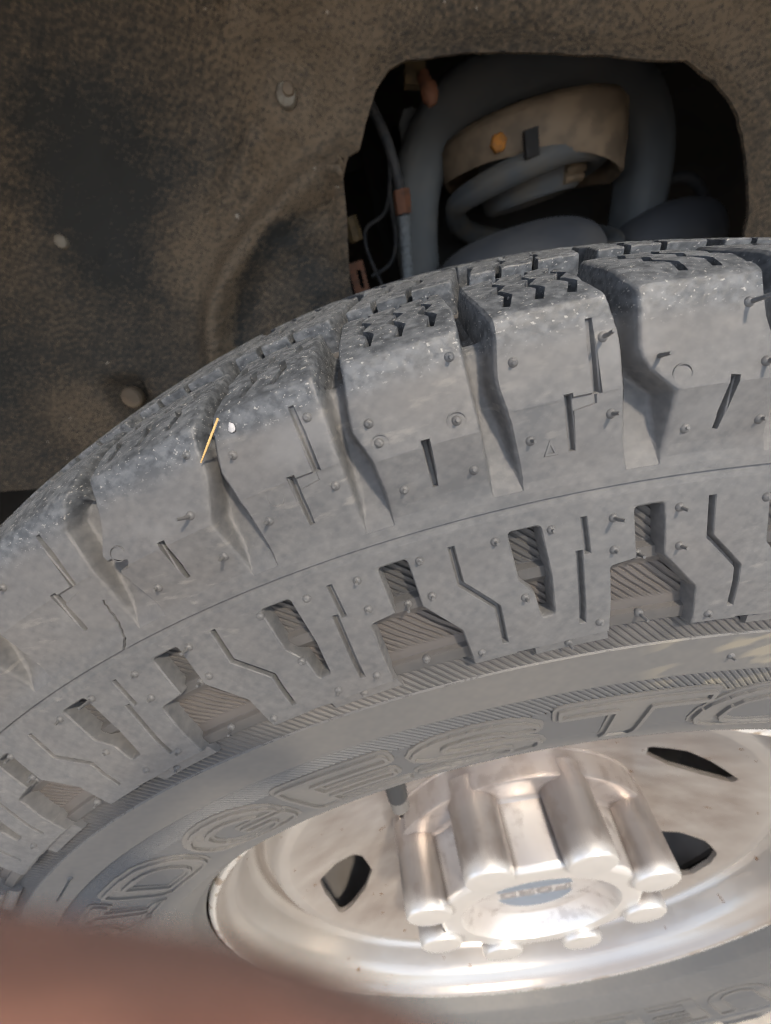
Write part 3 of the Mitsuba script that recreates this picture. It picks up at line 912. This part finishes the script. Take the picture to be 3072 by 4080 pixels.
put('truck_wheel__balance_weight', trimesh.convex.convex_hull(wt) if False else join(wt, trimesh.Trimesh(wsec[0], [(0, 2 + i, 1 + i) for i in range(5)], process=False), trimesh.Trimesh(wsec[-1], [(0, 1 + i, 2 + i) for i in range(5)], process=False)), 'lead', smooth=40)

# bits lying on the tyre
p0, p1 = bend([(-7.10 * DEG, 119.6, 1.3), (-8.25 * DEG, 126.2, 1.8)])
put('straw', tube([p0, p0 * .45 + p1 * .55 + np.array([.0003, -.0004, .0002]), p1], [.00024, .00027, .00014], 7), 'straw_gold', smooth=40,
    label='short golden piece of dry straw lying across a tread groove', cat='straw')
chip = trimesh.creation.icosphere(2, 1.0)
chip.vertices *= np.array([.0010, .0008, .0004]) * (1 + 1.1 * (meshkit.noise(chip.vertices * 1.9 + 5)[:, None] - .5))
n = bend_n(-6.86, 121.9)
Rm = trimesh.geometry.align_vectors([0, 0, 1], n)
chip.apply_transform(Rm)
chip.apply_translation(bend([(-6.86 * DEG, 121.9, .35)])[0])
put('grit_chip', chip, 'white_grit', smooth=60, label='small white chip of grit stuck on the tread shoulder by the straw', cat='grit')

# ------------------------------------------------------------------ wheel well liner
LN = 'wheel_well_liner'


def liner_y(x, z):
    r = np.hypot(x, z)
    y = np.full_like(x, .300)
    # arched rib, straight rib, bolt bosses, dents
    rib = LineString([(-.165, .36), (-.150, .42), (-.132, .443), (-.110, .462), (-.080, .481), (-.051, .492), (-.022, .498), (.002, .499)])
    from shapely import distance, points
    P = points(np.stack([x, z], -1))
    d = distance(P, rib)
    y = y - .021 * np.exp(-(d / .0095) ** 2)
    y = y + .012 * (1 / (1 + np.exp(((z - x * .15) - .47) / .006))) * np.exp(-np.clip(np.hypot(x + .06, z - .40) - .055, 0, 1) / .02)
    d2 = distance(P, LineString([(-.105, .498), (-.062, .530)]))
    y = y - .010 * np.exp(-(d2 / .008) ** 2)
    d3 = distance(P, LineString([(-.46, .447), (-.20, .490)]))
    y = y - .004 * np.exp(-(d3 / .004) ** 2)
    d4 = distance(P, LineString([(-.03, .66), (-.045, .60)]))
    y = y - .008 * np.exp(-(d4 / .007) ** 2)
    y = y - .020 * np.exp(-(np.hypot(x + .027, z - .544) / .030) ** 2) + .010 * np.exp(-(np.hypot(x + .027, z - .544) / .013) ** 2)
    y = y + .020 / (1 + np.exp((np.maximum(np.abs(x + .256) / .9, np.abs(z - .386)) - .019) / .002))
    y = y - .010 * np.exp(-((x + .05) / .045) ** 2 - ((z - .56) / .05) ** 2)
    q = np.stack([x * 14, z * 14, 0 * x], -1)
    y = y + .016 * (meshkit.fbm(q, 3, 4) - .5) + .0035 * (meshkit.fbm(q * 7, 3, 8) - .5)
    # towards the rim of the well the liner curls forward into the arch
    t = np.clip((r - .64) / .10, 0, 1)
    y = y - .30 * t ** 2
    # left part leans towards the viewer a little
    y = y - .05 * np.clip((-x - .30) / .2, 0, 1) ** 2
    # lip round the opening
    return y


OPEN = Polygon([(-.0195, .30), (-.0192, .427), (-.012, .455), (-.008, .468), (-.003, .493), (.004, .501), (.014, .507), (.024, .522), (.036, .537), (.048, .5445), (.062, .5465), (.101, .5405), (.170, .524), (.235, .5035),
                (.262, .497), (.285, .480), (.305, .455), (.318, .428), (.327, .385), (.330, .30)]).buffer(-.004).buffer(.0055).buffer(-.0015)
OPEN = Polygon([(-.0127 + (x + .0127) * .968, .418 + (z - .418) * .968) for x, z in OPEN.exterior.coords])
outer = Point(0, 0).buffer(.742, quad_segs=24).intersection(sbox(-.75, .16, .75, .80))
outer = outer.difference(Polygon([(-.8, .1), (-.8, .345), (-.435, .345), (-.386, .331), (-.30, .326), (-.25, .10)]))
lg = outer.difference(OPEN)
lp = m3.Manifold.extrude(m3.CrossSection([np.array(lg.exterior.coords)[:-1]] + [np.array(r.coords)[:-1] for r in lg.interiors], m3.FillRule.EvenOdd), 1.0)
lp = lp.refine_to_length(.0075).to_mesh()
v = np.array(lp.vert_properties[:, :3], float)
yy = liner_y(v[:, 0], v[:, 1])
d_open = np.array([OPEN.exterior.distance(Point(a_, b_)) for a_, b_ in v[:, :2]])
yy = yy - .013 * np.exp(-(d_open / .011) ** 2)
v = np.stack([v[:, 0], yy + .0028 * (1 - np.clip(v[:, 2], 0, 1)), v[:, 1]], 1)
f = np.array(lp.tri_verts)
put(LN, (v, f), 'liner_plastic', smooth=60, label='black plastic wheel well liner caked with brown mud, with an opening in it', cat='wheel well liner')
yb = float(liner_y(np.array([-.027]), np.array([.544]))[0])


def bolt(x, z, y, r, key, mat, h=.005, sides=24):
    q = tube([(x, y + .004, z), (x, y - h * .5, z), (x, y - h * .85, z), (x, y - h, z)], [r, r, r * .85, r * .5], sides)
    put(key, q, mat, smooth=30)


bolt(-.027, .543, yb - .001, .0072, LN + '__push_clip', 'pale_plastic', .006)
bolt(-.0245, .5445, yb - .006, .0040, LN + '__push_clip', 'tan_mud', .003, 12)
bolt(-.257, .389, .309, .010, LN + '__push_clip', 'tan_mud', .006)
bolt(-.2365, .515, float(liner_y(np.array([-.2365]), np.array([.515]))[0]), .0052, LN + '__push_clip', 'pale_plastic', .004)

# ------------------------------------------------------------------ behind the opening
def flat_tube(pts, ra, rb, axis=(0, 1, 0), sides=18):
    """tube whose section is an ellipse: rb along axis, ra across it"""
    p = np.asarray(pts, float)
    t = np.gradient(p, axis=0)
    t /= np.linalg.norm(t, axis=1, keepdims=True)
    ax = np.array(axis, float)
    ang = np.arange(sides) * 2 * np.pi / sides
    ra, rb = np.broadcast_to(ra, (len(p),)), np.broadcast_to(rb, (len(p),))
    secs = []
    for i in range(len(p)):
        b = ax - t[i] * np.dot(ax, t[i])
        b /= np.linalg.norm(b)
        c = np.cross(t[i], b)
        ca, sa = np.cos(ang), np.sin(ang)
        sq = lambda q: np.sign(q) * np.abs(q) ** .7
        secs.append(p[i] + ra[i] * sq(ca)[:, None] * c + rb[i] * sq(sa)[:, None] * b)
    v, f, n, k = rings(secs)
    tm = trimesh.Trimesh(np.vstack([v, p[0], p[-1]]), f + [(len(v), (j + 1) % n, j) for j in range(n)] + [(len(v) + 1, (k - 1) * n + j, (k - 1) * n + (j + 1) % n) for j in range(n)], process=False)
    if tm.volume < 0:
        tm.invert()
    return tm


def spline(pts, n=40):
    from scipy.interpolate import CubicSpline
    p = np.array(pts, float)
    t = np.r_[0, np.cumsum(np.linalg.norm(np.diff(p, axis=0), axis=1))]
    return CubicSpline(t, p)(np.linspace(0, t[-1], n))


tw = np.array([(.062, .30), (.060, .40), (.064, .46), (.084, .512), (.130, .543), (.200, .543), (.262, .527), (.302, .494), (.313, .45), (.306, .40), (.306, .30)])
tw = np.c_[-.0127 + (tw[:, 0] + .0127) * 1.085, np.full(len(tw), .475), .418 + (tw[:, 1] - .418) * 1.085]
tower = flat_tube(spline(tw, 60), np.interp(np.linspace(0, 1, 60), [0, .2, .4, .6, .8, 1], [.025, .024, .031, .030, .023, .023]), .035)
back = trimesh.creation.box([.30, .01, .30])
back.apply_translation([.185, .58, .42])
put('spring_tower', tower, 'frame_steel', smooth=50, label='dark grey steel arch standing round the coil spring inside the opening', cat='suspension tower')
put('spring_tower__back_plate', back, 'dark_body', smooth=False)
# tab with the notch at its upper left
tabp = Polygon([(-.0127 + (x + .0127) * 1.085, .418 + (z - .418) * 1.085) for x, z in [(.066, .515), (.068, .547), (.074, .555), (.083, .555), (.092, .546), (.105, .541), (.11, .52)]])
q = m3.Manifold.extrude(m3.CrossSection([np.array(tabp.exterior.coords)[:-1] * [1, -1]], m3.FillRule.EvenOdd), .012)
put('spring_tower__tab', to_axis(m3.Manifold.extrude(m3.CrossSection([(np.array(tabp.exterior.coords)[:-1] * [1, -1])[::-1]], m3.FillRule.EvenOdd), .012).translate([0, 0, .47])), 'frame_steel', smooth=30)
# spring seat: a cup whose lower edge climbs round the spring
SX, SY = .202, .455
na = 96
an = np.linspace(0, 2 * np.pi, na, endpoint=False)
# angle 0 to the right (+x), 90 deg towards the viewer (-y)
def low_z(u):
    u = np.degrees(u) % 360
    return np.interp(u, [0, 40, 80, 110, 135, 180, 230, 300, 360], [.446, .452, .472, .484, .490, .493, .486, .462, .446])


cs = []
tz = .522 - .006 * np.cos(an)
lz = low_z(an)
for rr, zz in ((.0, tz), (.076, tz), (.089, tz - .004), (.095, tz - .012), (.0945, .5 * (tz - .012 + lz)), (.092, lz + .003), (.090, lz), (.087, lz + .002), (.0865, lz + .006), (.086, tz - .014), (.0, tz - .012)):
    cs.append(np.stack([SX + rr * np.cos(an), SY - rr * np.sin(an), zz], 1))
cv, cf, _, _ = rings(cs)
put('spring_cup', (cv, np.array(cf)), 'tan_mud', smooth=40, fix=True, label='tan mud coated spring seat cup over the coil spring', cat='spring seat')
bolt(.146, .499, .3755, .0075, 'spring_cup__paint_mark', 'orange_paint', .003, 6)
put('spring_cup__notch', m3.Manifold.cube([.012, .006, .020], True).translate([.171, .3640, .489]), 'dark_body', smooth=False)
# coil
tt = np.linspace(-.25, 2.2 * 2 * np.pi, 260)
zc_ = np.interp(tt, [-.3, 0, 1.5, 3.1, 4.7, 6.3, 14], [.470, .472, .479, .470, .424, .395, .270])
rc_ = np.interp(tt, [-.3, .6, 1.9, 14], [.066, .070, .084, .084])
coil = tube(np.stack([SX + rc_ * np.cos(tt), SY - rc_ * np.sin(tt), zc_], 1), .0118, 16)
put('coil_spring', coil, 'spring_steel', smooth=60, fix=True, label='thick dark grey coil spring under the tan spring seat', cat='coil spring')
# bump stop inside the coil
cs = []
for rr, zz in ((.0, .51), (.052, .51), (.054, .470), (.050, .454), (.046, .451), (.043, .454), (.040, .476), (.0, .478)):
    cs.append(np.stack([SX + rr * np.cos(an), SY - rr * np.sin(an), np.full(na, zz)], 1))
bv, bf, _, _ = rings(cs)
put('bump_stop', (bv, np.array(bf)), 'spring_steel', smooth=40, fix=True, label='ring shaped bump stop hanging inside the coil spring', cat='bump stop')
for i in range(3):
    put('bump_stop__rib', tube(np.stack([SX + (.052 + .002 * i) * np.cos(np.linspace(.15, 1.25, 14)), SY - (.052 + .002 * i) * np.sin(np.linspace(.15, 1.25, 14)), np.full(14, .459 + .007 * i)], 1), .0042, 8), 'tan_mud', smooth=60)
# spring pad / axle end below, the pale lump to the right
e = trimesh.creation.icosphere(4, 1.0)
pad = e.copy(); pad.vertices = np.sign(pad.vertices) * np.abs(pad.vertices) ** .75 * np.array([.095, .07, .055]) + [.165, .42, .378]
put('axle_spring_pad', pad, 'arm_steel', smooth=60, label='pale grey rounded axle pad under the coil spring just above the tread', cat='axle')
lump = e.copy(); lump.vertices = np.sign(lump.vertices) * np.abs(lump.vertices) ** .8 * np.array([.060, .05, .050]) + [.352, .445, .362]
put('control_arm', lump, 'arm_steel', smooth=60, label='grey rounded control arm end at the right of the opening', cat='control arm')
put('breather_hose', tube(spline([(.345, .46, .415), (.362, .46, .431), (.382, .46, .430), (.402, .46, .412), (.412, .46, .385), (.416, .46, .350)], 30), .0055, 10), 'hose_rubber', smooth=60,
    label='thin grey hose looping down at the right of the opening', cat='hose')
# brake hose, fittings and wires on the left
put('brake_hose', tube(spline([(.030, .345, .556), (.039, .36, .540), (.0435, .36, .525), (.0470, .36, .498), (.0475, .36, .478), (.0435, .36, .448), (.0385, .36, .417), (.036, .36, .37)], 40), .0046, 12), 'hose_rubber', smooth=60,
    label='dark ribbed brake hose hanging along the left of the opening', cat='hose')
put('brake_hose__rusty_clip', tube([(.0478, .36, .486), (.0475, .36, .480), (.0462, .36, .468)], [.0078, .0082, .0076], 6), 'rust', smooth=False, label='rusty orange clip')
put('brake_hose__woven_sleeve', tube(spline([(.0460, .36, .466), (.0435, .36, .448), (.0385, .36, .417), (.036, .36, .37)], 60), .0058 + .0005 * np.sin(np.arange(60) * 1.9), 12), 'frame_steel', smooth=40)
put('sensor_wire', tube(spline([(.050, .40, .536), (.046, .40, .51), (.039, .40, .488), (.030, .40, .477), (.010, .40, .470), (.006, .40, .456), (.008, .40, .440), (.0125, .40, .420), (.018, .40, .40)], 50), .0020, 8), 'hose_rubber', smooth=60,
    label='thin grey wire with an ochre tape wrap at the left of the opening', cat='wire')
put('sensor_wire__tape_wrap', tube([(-.004, .395, .483), (-.003, .395, .470), (-.0025, .395, .462)], [.0075, .008, .0075], 8), 'ochre_tape', smooth=30)
put('sensor_wire_001' if False else 'ground_wire', tube(spline([(.044, .40, .50), (.040, .40, .474), (.038, .40, .455), (.034, .40, .443), (.026, .40, .434), (.014, .40, .430), (.004, .40, .428)], 40), .0019, 8), 'hose_rubber', smooth=60,
    label='thin wire curving left to the orange bracket above the tread', cat='wire')
ob = trimesh.creation.box([.014, .012, .032]); ob.apply_translation([-.010, .36, .424])
ob2 = trimesh.creation.box([.006, .014, .016]); ob2.apply_translation([-.009, .358, .426])
put('orange_bracket', m3.Manifold.cube([.015, .012, .036], True).translate([-.010, .36, .425]) - m3.Manifold.cube([.004, .03, .016], True).translate([-.0085, .36, .428]), 'rust', smooth=False,
    label='rusty orange bracket standing just above the tyre tread', cat='bracket')
put('rusty_bolt', tube([(.0825, .355, .553), (.0838, .352, .546), (.0845, .351, .543), (.0855, .350, .537), (.0862, .350, .532)], [.0050, .0052, .0072, .0070, .0038], 14), 'rust', smooth=40,
    label='rusty bolt hanging from a pale bracket at the top left of the opening', cat='bolt')
pb = trimesh.creation.box([.017, .012, .028]); pb.apply_transform(trimesh.transformations.rotation_matrix(.25, [0, 1, 0])); pb.apply_translation([.079, .362, .563])
put('rusty_bolt__pale_bracket', pb, 'ochre_tape', smooth=False)
cr = trimesh.creation.box([.5, .03, .03]); cr.apply_translation([.2, .60, .57])
put('cross_member', cr, 'dark_body', smooth=False, label='dark cross member seen in the gap above the spring tower', cat='frame')

# ------------------------------------------------------------------ the truck's body round the wheel well (keeps the daylight out, throws the shade)
arch = [(.66 * math.sin(a), .66 * math.cos(a) + .01) for a in np.radians(np.arange(-105, 106, 3))]
side = Polygon([(-1.3, -.12), (-1.3, .78), (1.6, .82), (1.6, -.12), (.66, -.12)] + [(x, z) for x, z in arch[::-1]] + [(-.66, -.12)])
fender = to_axis(m3.Manifold.extrude(m3.CrossSection([np.array(side.buffer(0).exterior.coords)[:-1] * [1, -1]], m3.FillRule.EvenOdd), .012)).translate([0, -.075, 0])
put('parked_truck__fender', fender, 'body_paint', smooth=30)
tag('parked_truck', 'painted truck body arching over the wheel and its dark well', 'truck')
lipring = []
for a in np.radians(np.arange(-108, 109, 3)):
    lipring.append([(R * math.sin(a), y, R * math.cos(a) + .01) for R, y in ((.66, -.075), (.748, -.06), (.748, .06), (.66, -.063))])
lv, lf, _, _ = rings([np.array(x) for x in lipring])
put('parked_truck__arch_lip', (lv, np.array(lf)), 'dark_body', smooth=40)
for nm, ext, c in (('hood', [2.9, 1.9, .02], [.15, .88, .80]), ('inner_panel', [2.9, .02, 1.2], [.15, 1.1, .28]), ('splash_panel', [.5, .02, .6], [-.50, .40, .12]), ('bulkhead', [.02, 1.2, 1.2], [-1.28, .52, .25]), ('front_panel', [.02, 1.2, 1.2], [1.58, .52, .25]),
                   ('underbody', [2.8, .5, .02], [.15, .86, -.1])):
    b = trimesh.creation.box(ext); b.apply_translation(c)
    put('parked_truck__' + nm, b, 'dark_body', smooth=False)

# ------------------------------------------------------------------ the photographer's finger, close to the lens
def hand():
    R_, D_, F_ = np.array([.963816, -.057439, -.260307]), -UP, FWD
    o = CAM - np.array([0, 0, ZC])
    at = lambda x, y, z: o + (x * R_ + y * D_ + z * F_) * .001       # right, down, forward of the lens, in mm

    def chain(pts, rads):
        out = []
        for (p, r), (q, s) in zip(zip(pts[:-1], rads[:-1]), zip(pts[1:], rads[1:])):
            sp = lambda c, rr: m3.Manifold.sphere(rr * .001, 24).translate(list(at(*c)))
            out.append(m3.Manifold.batch_hull([sp(p, r), sp(q, s)]))
        return out
    parts = []
    parts += chain([(-96, 62, -22), (-56, 40, -4), (-27, 13.5, 1.5), (-12, 13.3, 2.2), (-3, 13.9, 2.4), (2.0, 15.0, 2.4)], [10.2, 9.4, 8.5, 8.2, 7.6, 6.2])        # index finger
    parts += chain([(-104, 78, -24), (-70, 66, -2), (-52, 66, 4), (-48, 76, -4)], [10, 9.2, 8.6, 7.2])
    parts += chain([(-110, 94, -28), (-80, 86, -6), (-62, 86, 0), (-58, 96, -8)], [9.6, 8.8, 8.0, 7.0])
    parts += chain([(-116, 110, -34), (-90, 106, -16), (-76, 106, -10), (-72, 114, -16)], [8.4, 7.6, 7.0, 6.0])
    parts += chain([(-140, 66, -52), (-112, 46, -54), (-86, 34, -48), (-66, 30, -42)], [14, 11, 9.4, 7.6])                                # thumb
    palm = m3.Manifold.batch_hull([m3.Manifold.sphere(r * .001, 24).translate(list(at(*c))) for c, r in (((-96, 62, -22), 11), ((-116, 110, -34), 10), ((-168, 76, -66), 17), ((-176, 112, -70), 16), ((-140, 66, -52), 15))])
    arm = m3.Manifold.batch_hull([m3.Manifold.sphere(r * .001, 24).translate(list(at(*c))) for c, r in (((-168, 92, -66), 26), ((-360, 210, -190), 38))])
    q = palm + arm
    for c in parts:
        q = q + c
    q = q.refine_to_length(.004).to_mesh()
    tm = trimesh.Trimesh(np.array(q.vert_properties[:, :3], float), np.array(q.tri_verts), process=True)
    trimesh.smoothing.filter_taubin(tm, iterations=12)
    return tm


put('person', hand(), 'skin', smooth=True, label='blurred brown finger of a hand held close to the lens at the lower left', cat='person')
